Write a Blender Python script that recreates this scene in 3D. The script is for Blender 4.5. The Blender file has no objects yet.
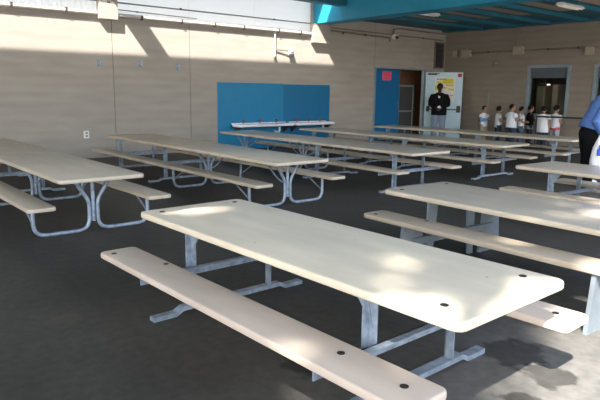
import bpy, bmesh, math, random
from mathutils import Vector, Matrix, Quaternion
random.seed(11)
PI = math.pi
sc = bpy.context.scene
C = sc.collection

# World axes: X runs along the table rows (towards the open yard), Y across them (towards the back wall), Z up.
# ------------------------------------------------------------------ camera
F_PX, PITCH, ROLL, TH = 592.84, 0.181525, 0.012089, -0.878585
H_CAM = 1.5
E1 = (math.cos(TH), math.sin(TH)); E2 = (-math.sin(TH), math.cos(TH))
def to_ab(v): return Vector((v[0]*E1[0]+v[1]*E1[1], v[0]*E2[0]+v[1]*E2[1], v[2]))
cr, sr, cp, sp = math.cos(ROLL), math.sin(ROLL), math.cos(PITCH), math.sin(PITCH)
right = to_ab((cr, sr*sp, sr*cp)); up = to_ab((-sr, cr*sp, cr*cp)); fwd = to_ab((0, cp, -sp))
cam_d = bpy.data.cameras.new('camera'); cam = bpy.data.objects.new('camera', cam_d); C.objects.link(cam)
m = Matrix.Identity(4)
for i in range(3):
    m[i][0], m[i][1], m[i][2] = right[i], up[i], -fwd[i]
m.translation = Vector((0, 0, H_CAM)); cam.matrix_world = m
cam_d.sensor_width = 36; cam_d.sensor_fit = 'HORIZONTAL'; cam_d.lens = F_PX/600*36
cam_d.clip_start = 0.05; cam_d.clip_end = 300
sc.camera = cam

# ------------------------------------------------------------------ materials
def new_mat(name):
    mt = bpy.data.materials.new(name); mt.use_nodes = True
    nt = mt.node_tree; b = nt.nodes['Principled BSDF']
    return mt, nt, b
def mat(name, col, rough=0.6, metal=0.0, var=0.08, scale=6.0, bump=0.0, bscale=60.0, spec=0.5, emit=None, estr=0):
    """plain painted / plastic / metal surface with a gentle procedural mottling"""
    mt, nt, b = new_mat(name)
    b.inputs['Roughness'].default_value = rough; b.inputs['Metallic'].default_value = metal
    b.inputs['Specular IOR Level'].default_value = spec
    tc = nt.nodes.new('ShaderNodeTexCoord')
    n = nt.nodes.new('ShaderNodeTexNoise'); n.inputs['Scale'].default_value = scale; n.inputs['Detail'].default_value = 6
    nt.links.new(tc.outputs['Object'], n.inputs['Vector'])
    r = nt.nodes.new('ShaderNodeValToRGB')
    r.color_ramp.elements[0].position = .3; r.color_ramp.elements[1].position = .7
    r.color_ramp.elements[0].color = (*[max(0, c*(1-var)) for c in col], 1)
    r.color_ramp.elements[1].color = (*[min(1, c*(1+var)) for c in col], 1)
    nt.links.new(n.outputs['Fac'], r.inputs['Fac']); nt.links.new(r.outputs['Color'], b.inputs['Base Color'])
    if bump:
        n2 = nt.nodes.new('ShaderNodeTexNoise'); n2.inputs['Scale'].default_value = bscale; n2.inputs['Detail'].default_value = 4
        nt.links.new(tc.outputs['Object'], n2.inputs['Vector'])
        bp = nt.nodes.new('ShaderNodeBump'); bp.inputs['Strength'].default_value = bump; bp.inputs['Distance'].default_value = .01
        nt.links.new(n2.outputs['Fac'], bp.inputs['Height']); nt.links.new(bp.outputs['Normal'], b.inputs['Normal'])
    if emit:
        b.inputs['Emission Color'].default_value = (*emit, 1); b.inputs['Emission Strength'].default_value = estr
    return mt
def srgb(r, g, b):
    f = lambda c: (c/255/12.92) if c <= 10 else ((c/255+.055)/1.055)**2.4
    return (f(r), f(g), f(b))

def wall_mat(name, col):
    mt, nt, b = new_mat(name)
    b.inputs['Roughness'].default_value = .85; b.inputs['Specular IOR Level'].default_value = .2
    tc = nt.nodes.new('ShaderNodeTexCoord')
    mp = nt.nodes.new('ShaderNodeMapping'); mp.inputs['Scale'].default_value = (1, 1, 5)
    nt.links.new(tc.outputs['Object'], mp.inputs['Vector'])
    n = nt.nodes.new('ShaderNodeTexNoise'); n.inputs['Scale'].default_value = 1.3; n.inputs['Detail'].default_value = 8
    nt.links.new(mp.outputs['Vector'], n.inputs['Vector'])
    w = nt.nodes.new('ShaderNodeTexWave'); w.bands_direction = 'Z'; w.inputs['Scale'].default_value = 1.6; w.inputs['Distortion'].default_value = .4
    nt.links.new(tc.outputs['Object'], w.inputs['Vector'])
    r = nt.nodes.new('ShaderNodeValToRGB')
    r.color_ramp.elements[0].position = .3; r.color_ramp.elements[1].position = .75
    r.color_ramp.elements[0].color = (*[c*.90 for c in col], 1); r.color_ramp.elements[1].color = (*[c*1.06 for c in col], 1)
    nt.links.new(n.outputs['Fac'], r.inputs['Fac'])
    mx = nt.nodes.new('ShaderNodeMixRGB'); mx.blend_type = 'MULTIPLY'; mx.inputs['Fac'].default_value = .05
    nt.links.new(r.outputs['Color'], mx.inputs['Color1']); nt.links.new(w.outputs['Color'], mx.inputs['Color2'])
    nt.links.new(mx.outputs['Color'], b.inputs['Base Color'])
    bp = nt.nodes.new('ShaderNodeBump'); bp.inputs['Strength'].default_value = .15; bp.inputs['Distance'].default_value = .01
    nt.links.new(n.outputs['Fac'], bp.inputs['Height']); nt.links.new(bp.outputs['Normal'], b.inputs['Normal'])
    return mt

def floor_mat():
    mt, nt, b = new_mat('concrete_floor')
    tc = nt.nodes.new('ShaderNodeTexCoord')
    n = nt.nodes.new('ShaderNodeTexNoise'); n.inputs['Scale'].default_value = .9; n.inputs['Detail'].default_value = 10; n.inputs['Roughness'].default_value = .65
    nt.links.new(tc.outputs['Object'], n.inputs['Vector'])
    n2 = nt.nodes.new('ShaderNodeTexNoise'); n2.inputs['Scale'].default_value = 14; n2.inputs['Detail'].default_value = 8
    nt.links.new(tc.outputs['Object'], n2.inputs['Vector'])
    r = nt.nodes.new('ShaderNodeValToRGB')
    r.color_ramp.elements[0].position = .28; r.color_ramp.elements[1].position = .75
    r.color_ramp.elements[0].color = (.042, .038, .033, 1); r.color_ramp.elements[1].color = (.080, .073, .063, 1)
    nt.links.new(n.outputs['Fac'], r.inputs['Fac'])
    r2 = nt.nodes.new('ShaderNodeValToRGB')
    r2.color_ramp.elements[0].position = .35; r2.color_ramp.elements[1].position = .65
    r2.color_ramp.elements[0].color = (.82, .82, .82, 1); r2.color_ramp.elements[1].color = (1.1, 1.1, 1.1, 1)
    nt.links.new(n2.outputs['Fac'], r2.inputs['Fac'])
    mx = nt.nodes.new('ShaderNodeMixRGB'); mx.blend_type = 'MULTIPLY'; mx.inputs['Fac'].default_value = 1
    nt.links.new(r.outputs['Color'], mx.inputs['Color1']); nt.links.new(r2.outputs['Color'], mx.inputs['Color2'])
    # concrete grows paler towards the yard side
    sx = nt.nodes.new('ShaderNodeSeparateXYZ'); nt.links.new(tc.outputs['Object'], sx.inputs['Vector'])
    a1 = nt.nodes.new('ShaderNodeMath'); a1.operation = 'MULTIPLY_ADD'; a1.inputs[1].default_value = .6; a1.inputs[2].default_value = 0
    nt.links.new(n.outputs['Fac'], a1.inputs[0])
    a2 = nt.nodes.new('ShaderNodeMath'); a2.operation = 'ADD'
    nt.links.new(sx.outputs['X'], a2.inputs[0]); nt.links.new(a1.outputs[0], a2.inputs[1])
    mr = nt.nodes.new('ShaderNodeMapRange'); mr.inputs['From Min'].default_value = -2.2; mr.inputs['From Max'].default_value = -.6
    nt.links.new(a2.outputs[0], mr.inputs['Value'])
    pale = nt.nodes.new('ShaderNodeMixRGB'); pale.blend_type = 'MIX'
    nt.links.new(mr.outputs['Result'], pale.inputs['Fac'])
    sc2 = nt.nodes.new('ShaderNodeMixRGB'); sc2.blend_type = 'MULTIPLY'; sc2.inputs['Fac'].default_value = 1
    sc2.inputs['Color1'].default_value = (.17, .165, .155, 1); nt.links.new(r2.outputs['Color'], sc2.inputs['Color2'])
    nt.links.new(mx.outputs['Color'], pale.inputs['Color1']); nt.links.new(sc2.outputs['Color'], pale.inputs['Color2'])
    # spill stains with shapes of their own
    prev = pale.outputs['Color']
    for (cx, cy, rad) in STAINS:
        vm = nt.nodes.new('ShaderNodeVectorMath'); vm.operation = 'DISTANCE'; vm.inputs[1].default_value = (cx, cy, 0)
        nt.links.new(tc.outputs['Object'], vm.inputs[0])
        nn = nt.nodes.new('ShaderNodeTexNoise'); nn.inputs['Scale'].default_value = 7; nn.inputs['Detail'].default_value = 5
        nt.links.new(tc.outputs['Object'], nn.inputs['Vector'])
        ad = nt.nodes.new('ShaderNodeMath'); ad.operation = 'MULTIPLY_ADD'; ad.inputs[1].default_value = rad*1.6
        nt.links.new(nn.outputs['Fac'], ad.inputs[0]); nt.links.new(vm.outputs['Value'], ad.inputs[2])
        rg = nt.nodes.new('ShaderNodeMapRange'); rg.inputs['From Min'].default_value = rad*1.55; rg.inputs['From Max'].default_value = rad*1.75
        rg.inputs['To Min'].default_value = .42; rg.inputs['To Max'].default_value = 1
        nt.links.new(ad.outputs[0], rg.inputs['Value'])
        k = nt.nodes.new('ShaderNodeMixRGB'); k.blend_type = 'MULTIPLY'; k.inputs['Fac'].default_value = 1
        nt.links.new(prev, k.inputs['Color1']); nt.links.new(rg.outputs['Result'], k.inputs['Color2']); prev = k.outputs['Color']
    nt.links.new(prev, b.inputs['Base Color'])
    b.inputs['Roughness'].default_value = .62; b.inputs['Specular IOR Level'].default_value = .35
    bp = nt.nodes.new('ShaderNodeBump'); bp.inputs['Strength'].default_value = .25; bp.inputs['Distance'].default_value = .01
    nt.links.new(n2.outputs['Fac'], bp.inputs['Height']); nt.links.new(bp.outputs['Normal'], b.inputs['Normal'])
    return mt
STAINS = [(-1.72, 3.08, .20), (-1.45, 2.95, .16), (-2.35, 2.05, .2), (-1.35, 2.55, .14), (-3.1, 4.6, .2)]

def top_mat(name, col, rough):
    """worn laminate: cream with faint scuffs and small dark nicks"""
    mt, nt, b = new_mat(name)
    tc = nt.nodes.new('ShaderNodeTexCoord')
    mp = nt.nodes.new('ShaderNodeMapping'); mp.inputs['Scale'].default_value = (.7, 2.5, 1)
    nt.links.new(tc.outputs['Object'], mp.inputs['Vector'])
    n = nt.nodes.new('ShaderNodeTexNoise'); n.inputs['Scale'].default_value = 2.2; n.inputs['Detail'].default_value = 9
    nt.links.new(mp.outputs['Vector'], n.inputs['Vector'])
    r = nt.nodes.new('ShaderNodeValToRGB')
    r.color_ramp.elements[0].position = .3; r.color_ramp.elements[1].position = .72
    r.color_ramp.elements[0].color = (*[c*.86 for c in col], 1); r.color_ramp.elements[1].color = (*[min(1, c*1.06) for c in col], 1)
    nt.links.new(n.outputs['Fac'], r.inputs['Fac'])
    v = nt.nodes.new('ShaderNodeTexVoronoi'); v.inputs['Scale'].default_value = 5.5
    nt.links.new(tc.outputs['Object'], v.inputs['Vector'])
    vr = nt.nodes.new('ShaderNodeValToRGB'); vr.color_ramp.elements[0].position = .03; vr.color_ramp.elements[1].position = .05
    vr.color_ramp.elements[0].color = (.35, .3, .25, 1); vr.color_ramp.elements[1].color = (1, 1, 1, 1)
    nt.links.new(v.outputs['Distance'], vr.inputs['Fac'])
    mx = nt.nodes.new('ShaderNodeMixRGB'); mx.blend_type = 'MULTIPLY'; mx.inputs['Fac'].default_value = .8
    nt.links.new(r.outputs['Color'], mx.inputs['Color1']); nt.links.new(vr.outputs['Color'], mx.inputs['Color2'])
    nt.links.new(mx.outputs['Color'], b.inputs['Base Color'])
    b.inputs['Roughness'].default_value = rough; b.inputs['Specular IOR Level'].default_value = .45
    return mt

def galv_mat():
    mt, nt, b = new_mat('galvanised_steel')
    tc = nt.nodes.new('ShaderNodeTexCoord')
    n = nt.nodes.new('ShaderNodeTexNoise'); n.inputs['Scale'].default_value = 18; n.inputs['Detail'].default_value = 6
    nt.links.new(tc.outputs['Object'], n.inputs['Vector'])
    r = nt.nodes.new('ShaderNodeValToRGB')
    r.color_ramp.elements[0].position = .32; r.color_ramp.elements[1].position = .7
    r.color_ramp.elements[0].color = (.19, .24, .30, 1); r.color_ramp.elements[1].color = (.37, .44, .53, 1)
    nt.links.new(n.outputs['Fac'], r.inputs['Fac']); nt.links.new(r.outputs['Color'], b.inputs['Base Color'])
    b.inputs['Metallic'].default_value = .35; b.inputs['Roughness'].default_value = .45
    return mt

M = {}
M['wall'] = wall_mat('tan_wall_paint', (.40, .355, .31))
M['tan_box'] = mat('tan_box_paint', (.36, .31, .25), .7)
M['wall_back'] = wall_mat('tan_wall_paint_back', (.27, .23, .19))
M['upper'] = wall_mat('translucent_upper_sheet', (.86, .86, .87))
_nt = M['upper'].node_tree; _b = _nt.nodes['Principled BSDF']; _tr = _nt.nodes.new('ShaderNodeBsdfTranslucent'); _tr.inputs['Color'].default_value = (1.0, .95, .87, 1)
_mx = _nt.nodes.new('ShaderNodeMixShader'); _mx.inputs['Fac'].default_value = .85
_nt.links.new(_b.outputs['BSDF'], _mx.inputs[1]); _nt.links.new(_tr.outputs['BSDF'], _mx.inputs[2]); _nt.links.new(_mx.outputs[0], _nt.nodes['Material Output'].inputs['Surface'])
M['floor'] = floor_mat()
M['yard'] = mat('yard_concrete', (.42, .40, .37), .85, scale=2)
M['top'] = top_mat('cream_laminate', (.80, .70, .54), .36)
M['top_tan'] = top_mat('tan_laminate', (.50, .40, .295), .30)
M['top_grey'] = top_mat('greyed_laminate', (.56, .49, .39), .28)
M['bench'] = top_mat('pinkish_cream_laminate', (.64, .53, .44), .42)
M['bench_tan'] = top_mat('tan_bench_laminate', (.52, .44, .34), .35)
M['galv'] = galv_mat()
M['slab'] = mat('blue_grey_panel', (.20, .235, .265), .55, .2, .12, 8)
M['dark_hole'] = mat('black_bolt_cap', (.02, .018, .016), .5)
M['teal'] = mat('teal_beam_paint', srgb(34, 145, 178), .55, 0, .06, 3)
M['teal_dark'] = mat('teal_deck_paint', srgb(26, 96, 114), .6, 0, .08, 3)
M['tan_board'] = mat('tan_soffit_board', (.42, .33, .25), .75)
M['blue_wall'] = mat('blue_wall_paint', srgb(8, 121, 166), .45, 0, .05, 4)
M['blue_wall_deep'] = mat('darker_blue_wall', srgb(6, 104, 148), .45, 0, .05, 4)
M['blue_door'] = mat('blue_door_paint', srgb(4, 100, 150), .5, 0, .04, 3)
M['white_door'] = mat('pale_door_paint', srgb(188, 214, 228), .5, 0, .04, 3)
M['pipe'] = mat('cream_pipe_paint', (.55, .5, .44), .5)
M['conduit'] = mat('grey_conduit', (.22, .19, .17), .5, .3)
M['dark'] = mat('dark_clamp', (.05, .045, .04), .6)
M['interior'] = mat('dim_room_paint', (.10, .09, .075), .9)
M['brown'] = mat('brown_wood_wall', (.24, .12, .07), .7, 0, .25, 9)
M['mesh_panel'] = mat('dark_mesh_panel', (.07, .07, .07), .6, .2)
M['frame'] = mat('blue_grey_frame', (.25, .31, .35), .5, .2)
M['frame_light'] = mat('light_steel_frame', (.48, .54, .58), .45, .3)
M['shutter'] = mat('slate_shutter_paint', (.09, .11, .13), .6)
M['pink'] = mat('pink_paper', srgb(235, 90, 130), .8, 0, .03)
M['paper'] = mat('white_paper', (.75, .74, .70), .8, 0, .03)
M['yellow'] = mat('yellow_marker', srgb(214, 200, 60), .8, 0, .1, 20)
M['violet'] = mat('violet_marker', srgb(90, 80, 160), .8, 0, .1, 20)
M['red'] = mat('red_sticker', srgb(200, 50, 50), .7)
M['sink'] = mat('white_enamel', (.80, .81, .86), .25, 0, .02)
M['copper'] = mat('tarnished_tap', (.22, .12, .10), .4, .5)
M['white_plastic'] = mat('white_plastic', (.78, .78, .76), .5)
M['black_rail'] = mat('black_rail_paint', (.015, .015, .017), .5)
M['skin'] = mat('skin_warm', (.36, .20, .13), .6, 0, .05, 10)
M['skin_dark'] = mat('skin_deep', (.03, .018, .013), .5, 0, .05, 10)
M['hair'] = mat('black_hair', (.008, .007, .006), .75, 0, .2, 40, 0, 60, .2)
M['eye'] = mat('eye_dark', (.01, .01, .01), .2)
M['tshirt'] = mat('white_cotton', (.76, .77, .82), .9, 0, .05, 12, .3, 20)
M['blue_sleeve'] = mat('blue_cotton', srgb(100, 150, 215), .9, 0, .06, 12)
M['khaki'] = mat('khaki_cloth', (.33, .28, .2), .9)
M['navy'] = mat('navy_cloth', (.025, .035, .06), .9)
M['denim'] = mat('denim_cloth', (.07, .11, .18), .9, 0, .15, 20)
M['jeans'] = mat('pale_denim', (.20, .25, .33), .9, 0, .15, 20)
M['black_cloth'] = mat('black_cloth', (.006, .006, .007), .9, 0, .08, 6, 0, 60, .2)
M['red_cloth'] = mat('red_cloth', (.5, .03, .04), .9)
M['grey_cloth'] = mat('grey_cloth', (.35, .37, .40), .9)
M['shirt_blue'] = mat('blue_shirt_cloth', srgb(88, 126, 192), .85, 0, .1, 8, .4, 12)
M['shoe'] = mat('shoe_dark', (.04, .04, .045), .6)
M['shoe_white'] = mat('shoe_white', (.7, .7, .72), .6)
M['bag'] = mat('white_bag_plastic', (.82, .84, .88), .35, 0, .03, 10, .5, 9)
M['bag_blue'] = mat('blue_bag_print', srgb(30, 70, 200), .4)
M['bark'] = mat('tree_bark', (.12, .09, .06), .9, 0, .3, 8)
M['leaf'] = mat('tree_leaf', (.05, .11, .025), .6, 0, .3, 8)
def glass_mat():
    mt, nt, b = new_mat('window_glass')
    b.inputs['Base Color'].default_value = (.8, .85, .85, 1); b.inputs['Roughness'].default_value = .05
    b.inputs['Transmission Weight'].default_value = 1; b.inputs['IOR'].default_value = 1.1
    return mt
M['glass'] = glass_mat()
M['lamp_on'] = mat('lit_tube', (.9, .85, .75), .5, emit=(1, .85, .65), estr=.7)

# ------------------------------------------------------------------ mesh helpers
def NB(): return bmesh.new()
def box(bm, x0, x1, y0, y1, z0, z1, rot=None, piv=None):
    r = bmesh.ops.create_cube(bm, size=1)
    vs = r['verts']
    for v in vs:
        v.co = Vector(((x0+x1)/2+v.co.x*(x1-x0), (y0+y1)/2+v.co.y*(y1-y0), (z0+z1)/2+v.co.z*(z1-z0)))
    if rot is not None:
        p = Vector(piv)
        for v in vs: v.co = rot @ (v.co-p) + p
    return vs
def quadprism(bm, pts, off):
    """prism: polygon pts (3D) extruded by off"""
    off = Vector(off)
    a = [bm.verts.new(Vector(p)) for p in pts]; b = [bm.verts.new(Vector(p)+off) for p in pts]
    bm.faces.new(a); bm.faces.new(list(reversed(b)))
    n = len(pts)
    for i in range(n):
        bm.faces.new([a[i], b[i], b[(i+1) % n], a[(i+1) % n]])
def fillet(pts, rad, n=5):
    pts = [Vector(p) for p in pts]; out = [pts[0]]
    for i in range(1, len(pts)-1):
        a, b, c = pts[i-1], pts[i], pts[i+1]
        d1 = (a-b); d2 = (c-b); r = min(rad, d1.length*.45, d2.length*.45)
        p1 = b+d1.normalized()*r; p2 = b+d2.normalized()*r
        for k in range(n+1):
            t = k/n
            out.append(p1*(1-t)**2 + b*2*t*(1-t) + p2*t*t)
    out.append(pts[-1]); return out
def tube(bm, pts, rad, seg=10, rads=None, hint=None):
    """tube through pts; rads = per-point (rx, ry)"""
    pts = [Vector(p) for p in pts]; n = len(pts)
    tang = []
    for i in range(n):
        t = (pts[min(i+1, n-1)]-pts[max(i-1, 0)])
        tang.append(t.normalized() if t.length > 1e-9 else Vector((0, 0, 1)))
    u = Vector(hint) if hint else (Vector((1, 0, 0)) if abs(tang[0].x) < .9 else Vector((0, 1, 0)))
    rings = []
    for i in range(n):
        t = tang[i]; u = (u - t*u.dot(t))
        if u.length < 1e-6: u = t.orthogonal()
        u.normalize(); v = t.cross(u)
        rx, ry = rads[i] if rads else (rad, rad)
        rings.append([bm.verts.new(pts[i] + u*rx*math.cos(2*PI*k/seg) + v*ry*math.sin(2*PI*k/seg)) for k in range(seg)])
    for i in range(n-1):
        for k in range(seg):
            bm.faces.new([rings[i][k], rings[i][(k+1) % seg], rings[i+1][(k+1) % seg], rings[i+1][k]])
    bm.faces.new(list(reversed(rings[0]))); bm.faces.new(rings[-1])
def ellipsoid(bm, c, r, seg=14):
    q = bmesh.ops.create_uvsphere(bm, u_segments=seg, v_segments=max(6, seg*2//3), radius=1)
    for v in q['verts']: v.co = Vector((c[0]+v.co.x*r[0], c[1]+v.co.y*r[1], c[2]+v.co.z*r[2]))
    return q['verts']
def cyl(bm, p, q, r, seg=14): tube(bm, [p, q], r, seg)
def slab(bm, L, W, z0, z1, rc, re, nx=0):
    """rounded-corner board with softened edges; length L on x, width W on y"""
    prof = []
    k = 4
    for i in range(k+1):
        a = PI/2*i/k; prof.append((re*(1-math.sin(a)), z0+re*(1-math.cos(a))))
    for i in range(k+1):
        a = PI/2*(k-i)/k; prof.append((re*(1-math.sin(a)), z1-re*(1-math.cos(a))))
    rings = []
    for ins, z in prof:
        ring = []
        for cx, cy, a0 in ((1, 1, 0), (-1, 1, PI/2), (-1, -1, PI), (1, -1, 3*PI/2)):
            for j in range(6):
                a = a0 + PI/2*j/5
                r = max(rc-ins, .004)
                ring.append(bm.verts.new(((L/2-rc)*cx + r*math.cos(a), (W/2-rc)*cy + r*math.sin(a), z)))
        rings.append(ring)
    n = len(rings[0])
    for i in range(len(rings)-1):
        for j in range(n):
            bm.faces.new([rings[i][j], rings[i][(j+1) % n], rings[i+1][(j+1) % n], rings[i+1][j]])
    bm.faces.new(list(reversed(rings[0]))); bm.faces.new(rings[-1])
def obj(name, bm, material, parent=None, smooth=False, loc=None):
    bmesh.ops.recalc_face_normals(bm, faces=bm.faces)
    me = bpy.data.meshes.new(name); bm.to_mesh(me); bm.free()
    if smooth:
        for p in me.polygons: p.use_smooth = True
        if smooth != 'all':
            try: me.set_sharp_from_angle(angle=math.radians(40))
            except Exception: pass
    me.materials.append(M[material] if isinstance(material, str) else material)
    o = bpy.data.objects.new(name, me); C.objects.link(o)
    if parent: o.parent = parent
    if loc: o.location = loc
    return o
def thing(name, label, cat, loc=(0, 0, 0), rz=0, group=None):
    o = bpy.data.objects.new(name, None); C.objects.link(o); o.empty_display_size = .1
    o.location = loc; o.rotation_euler = (0, 0, rz)
    return tag(o, label, cat, group)
def tag(o, label, cat, group=None):
    o['label'] = label; o['category'] = cat
    if group: o['group'] = group
    return o
def struct(name, bm, material, parent=None, smooth=False):
    o = obj(name, bm, material, parent, smooth)
    if parent is None: o['kind'] = 'structure'
    return o
def copy_tree(o, parent=None):
    c = o.copy(); C.objects.link(c)
    if parent: c.parent = parent
    for ch in list(o.children): copy_tree(ch, c)
    return c

# ------------------------------------------------------------------ setting
AW = -12.9          # the long wall
BW = 17.06          # the back wall
D0, D1, D2, DZ = 13.67, 14.83, 16.03, 2.22   # doorway: closed leaf, open half
g = .006
b = NB()
edges = [-10, -4, 0, 5.32, 7.22, 13.6]
for y0, y1 in zip(edges[:-1], edges[1:]): box(b, AW-.12, AW, y0+g, y1-g, 0, 3.12)
box(b, AW-.12, AW, 13.6+g, BW, DZ, 3.12); box(b, AW-.12, AW, 13.6+g, D0, 0, DZ); box(b, AW-.12, AW, D2, BW, 0, DZ)
box(b, AW-.12, AW, 11.0, 13.6-g, 3.12, 4.35); box(b, AW-.12, AW, 13.6+g, BW, 3.12, 4.35)
box(b, AW-.25, AW-.13, -10, 11.0, 0, 3.12); box(b, AW-.25, AW-.13, 11.0, D0, 0, 4.36); box(b, AW-.25, AW-.13, D0, BW, DZ, 4.36)
struct('wall_left', b, 'wall')
b = NB()
for y0, y1 in zip([5.32, 7.22, 9.12], [7.22, 9.12, 11.0]): box(b, AW-.03, AW-.01, y0+g*.3, y1-g*.3, 3.12, 4.35)
prof = []; y = -10.0
while y < 5.31:                                   # corrugated translucent sheet in the first bay
    prof.append((AW-.035+.014*math.sin(2*PI*y/.13), y)); y += .13/8
lo = [b.verts.new((x, y, 3.12)) for x, y in prof]; hi = [b.verts.new((x, y, 4.35)) for x, y in prof]
lo2 = [b.verts.new((x-.008, y, 3.12)) for x, y in prof]; hi2 = [b.verts.new((x-.008, y, 4.35)) for x, y in prof]
for k in range(len(prof)-1):
    b.faces.new([lo[k], lo[k+1], hi[k+1], hi[k]]); b.faces.new([lo2[k], hi2[k], hi2[k+1], lo2[k+1]])
    b.faces.new([lo[k], lo2[k], lo2[k+1], lo[k+1]]); b.faces.new([hi[k], hi[k+1], hi2[k+1], hi2[k]])
struct('wall_upper', b, 'upper')

b = NB()
W1 = (-9.78, -8.49, .86, 2.33); W2 = (-7.78, -6.45, .86, 2.33)
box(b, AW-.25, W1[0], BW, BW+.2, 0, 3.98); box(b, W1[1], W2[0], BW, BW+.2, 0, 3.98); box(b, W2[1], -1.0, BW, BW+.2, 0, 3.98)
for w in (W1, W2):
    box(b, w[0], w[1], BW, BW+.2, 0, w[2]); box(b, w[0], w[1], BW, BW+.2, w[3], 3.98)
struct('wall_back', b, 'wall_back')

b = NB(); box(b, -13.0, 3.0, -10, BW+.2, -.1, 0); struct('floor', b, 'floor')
b = NB(); box(b, 3.0, 45, -45, 40, -.1, -.005); box(b, -13.0, 3.0, -45, -10, -.1, -.005); struct('ground', b, 'yard')

# roof: a narrow slot is left open along the long wall in the bays before the second beam
RZ = 4.35; RA = -2.0
b = NB()
box(b, -11.80, RA, -10, 11.1, RZ, RZ+.12); box(b, AW-.25, -12.235, -10, 11.1, RZ, RZ+.12)
box(b, AW-.25, RA, 11.4, BW+.25, 3.56, 3.75)
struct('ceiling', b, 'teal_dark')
b = NB(); box(b, AW, RA, 11.10, 11.60, 3.34, RZ); struct('trim_2', b, 'teal')
b = NB(); box(b, AW, RA, 5.28, 5.42, 3.40, 3.94); struct('trim_3', b, 'teal')
b = NB(); box(b, AW, RA, -.7, -.56, 3.40, 3.94); struct('trim_4', b, 'teal')
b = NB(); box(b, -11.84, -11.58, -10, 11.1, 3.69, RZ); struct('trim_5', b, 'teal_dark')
b = NB()
for k in range(10):
    a = -12.15 + k*1.1
    if k: box(b, a, a+.42, 11.7, 14.8, 3.535, 3.558)
struct('trim_6', b, 'tan_board')
b = NB()
for k in range(9): box(b, -12.15+k*1.1+.62, -12.15+k*1.1+.86, 11.6, 16.9, 3.47, 3.56)
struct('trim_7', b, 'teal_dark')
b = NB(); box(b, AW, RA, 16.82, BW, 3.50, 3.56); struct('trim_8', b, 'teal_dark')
for i, (y0, y1, zt) in enumerate(((5.01, 5.42, 3.40), (11.0, 11.62, 3.34))):   # corbels under the beams
    b = NB(); box(b, AW, AW+.14, y0, y1, 2.97 if i == 0 else 2.83, zt)
    o = struct('trim_%d' % (9+i), b, 'wall')
b = NB(); box(b, AW+.14, AW+.146, 5.19, 5.25, 3.30, 3.33); o = obj('bolt_slot', b, 'dark', bpy.data.objects['trim_9'])

# blue panels behind the troughs, the right one darker
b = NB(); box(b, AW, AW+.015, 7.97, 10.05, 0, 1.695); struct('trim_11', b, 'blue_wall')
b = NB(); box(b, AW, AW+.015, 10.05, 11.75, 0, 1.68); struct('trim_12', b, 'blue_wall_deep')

# doorway
b = NB(); box(b, AW-.09, AW-.04, D0+.02, D1, .01, DZ-.02); d1 = struct('door_1', b, 'blue_door')
b = NB(); box(b, AW-.04, AW-.02, D1-.05, D1-.02, .95, 1.2); obj('door_handle', b, 'conduit', d1)
b = NB()
box(b, AW-.13, AW+.015, D0-.05, D0, 0, DZ+.05); box(b, AW-.13, AW+.015, D2, D2+.06, 0, DZ+.05); box(b, AW-.13, AW+.015, D0, D2, DZ, DZ+.05)
struct('trim_13', b, 'frame')
b = NB(); box(b, AW-.06, AW-.02, D2-.10, D2, 0, DZ); struct('trim_14', b, 'frame_light')
# room behind the doorway
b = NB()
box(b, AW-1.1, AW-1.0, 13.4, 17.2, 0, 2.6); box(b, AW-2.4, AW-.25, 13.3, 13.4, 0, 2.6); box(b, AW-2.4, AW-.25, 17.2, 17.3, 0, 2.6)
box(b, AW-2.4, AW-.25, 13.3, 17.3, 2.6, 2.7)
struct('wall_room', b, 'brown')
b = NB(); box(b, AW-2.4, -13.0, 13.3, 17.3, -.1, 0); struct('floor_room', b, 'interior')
# inner mesh gate standing in the doorway
gt = thing('mesh_gate', 'grey framed dark mesh gate standing inside the open doorway', 'gate', (AW-.35, 15.12, 0))
b = NB(); box(b, -.02, .02, 0, .75, 0, 1.72); box(b, -.021, .021, .04, .71, .9, 1.68)
obj('mesh_panel', b, 'mesh_panel', gt)
b = NB()
for y0, y1, z0, z1 in ((-.01, .04, 0, 1.74), (.71, .76, 0, 1.74), (0, .75, 1.69, 1.74), (0, .75, .86, .91), (0, .75, .02, .08)): box(b, -.035, .035, y0, y1, z0, z1)
obj('gate_frame', b, 'frame', gt)
# white leaf swung wide open
ang = math.atan2(16.83-16.05, 1.0)  # towards the back wall
d2 = bpy.data.objects.new('door_2', None); C.objects.link(d2); d2['kind'] = 'structure'
d2.location = (AW+.03, 16.05, 0); d2.rotation_euler = (0, 0, math.atan2(.80, .92))
LW = 1.2
b = NB(); box(b, 0, LW, 0, .045, .01, 2.17); obj('door_leaf', b, 'white_door', d2)
b = NB(); tube(b, fillet([(.10, 0, .96), (.10, -.09, .96), (LW-.1, -.09, .96), (LW-.1, 0, .96)], .03), .017); box(b, .05, .15, -.035, 0, .88, 1.06); box(b, LW-.16, LW-.04, -.05, 0, .86, 1.08)
obj('panic_bar', b, 'dark', d2, True)
b = NB(); box(b, .06, .36, -.06, 0, 2.08, 2.14); cyl(b, (.3, -.03, 2.11), (.45, -.06, 2.13), .012); obj('door_closer', b, 'dark', d2)
b = NB(); box(b, LW-.17, LW-.04, -.006, 0, 2.02, 2.13); obj('sticker', b, 'red', d2)
def on_leaf(x, y, z):
    a = d2.rotation_euler.z
    return (AW+.03 + x*math.cos(a) - y*math.sin(a), 16.05 + x*math.sin(a) + y*math.cos(a), z)
po = thing('poster', 'white handwritten poster with yellow and violet lettering taped to the open door', 'poster', on_leaf(.3, -.004, 1.22), d2.rotation_euler.z)
b = NB(); box(b, 0, .66, -.004, 0, 0, .80); obj('sheet', b, 'paper', po)
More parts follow.
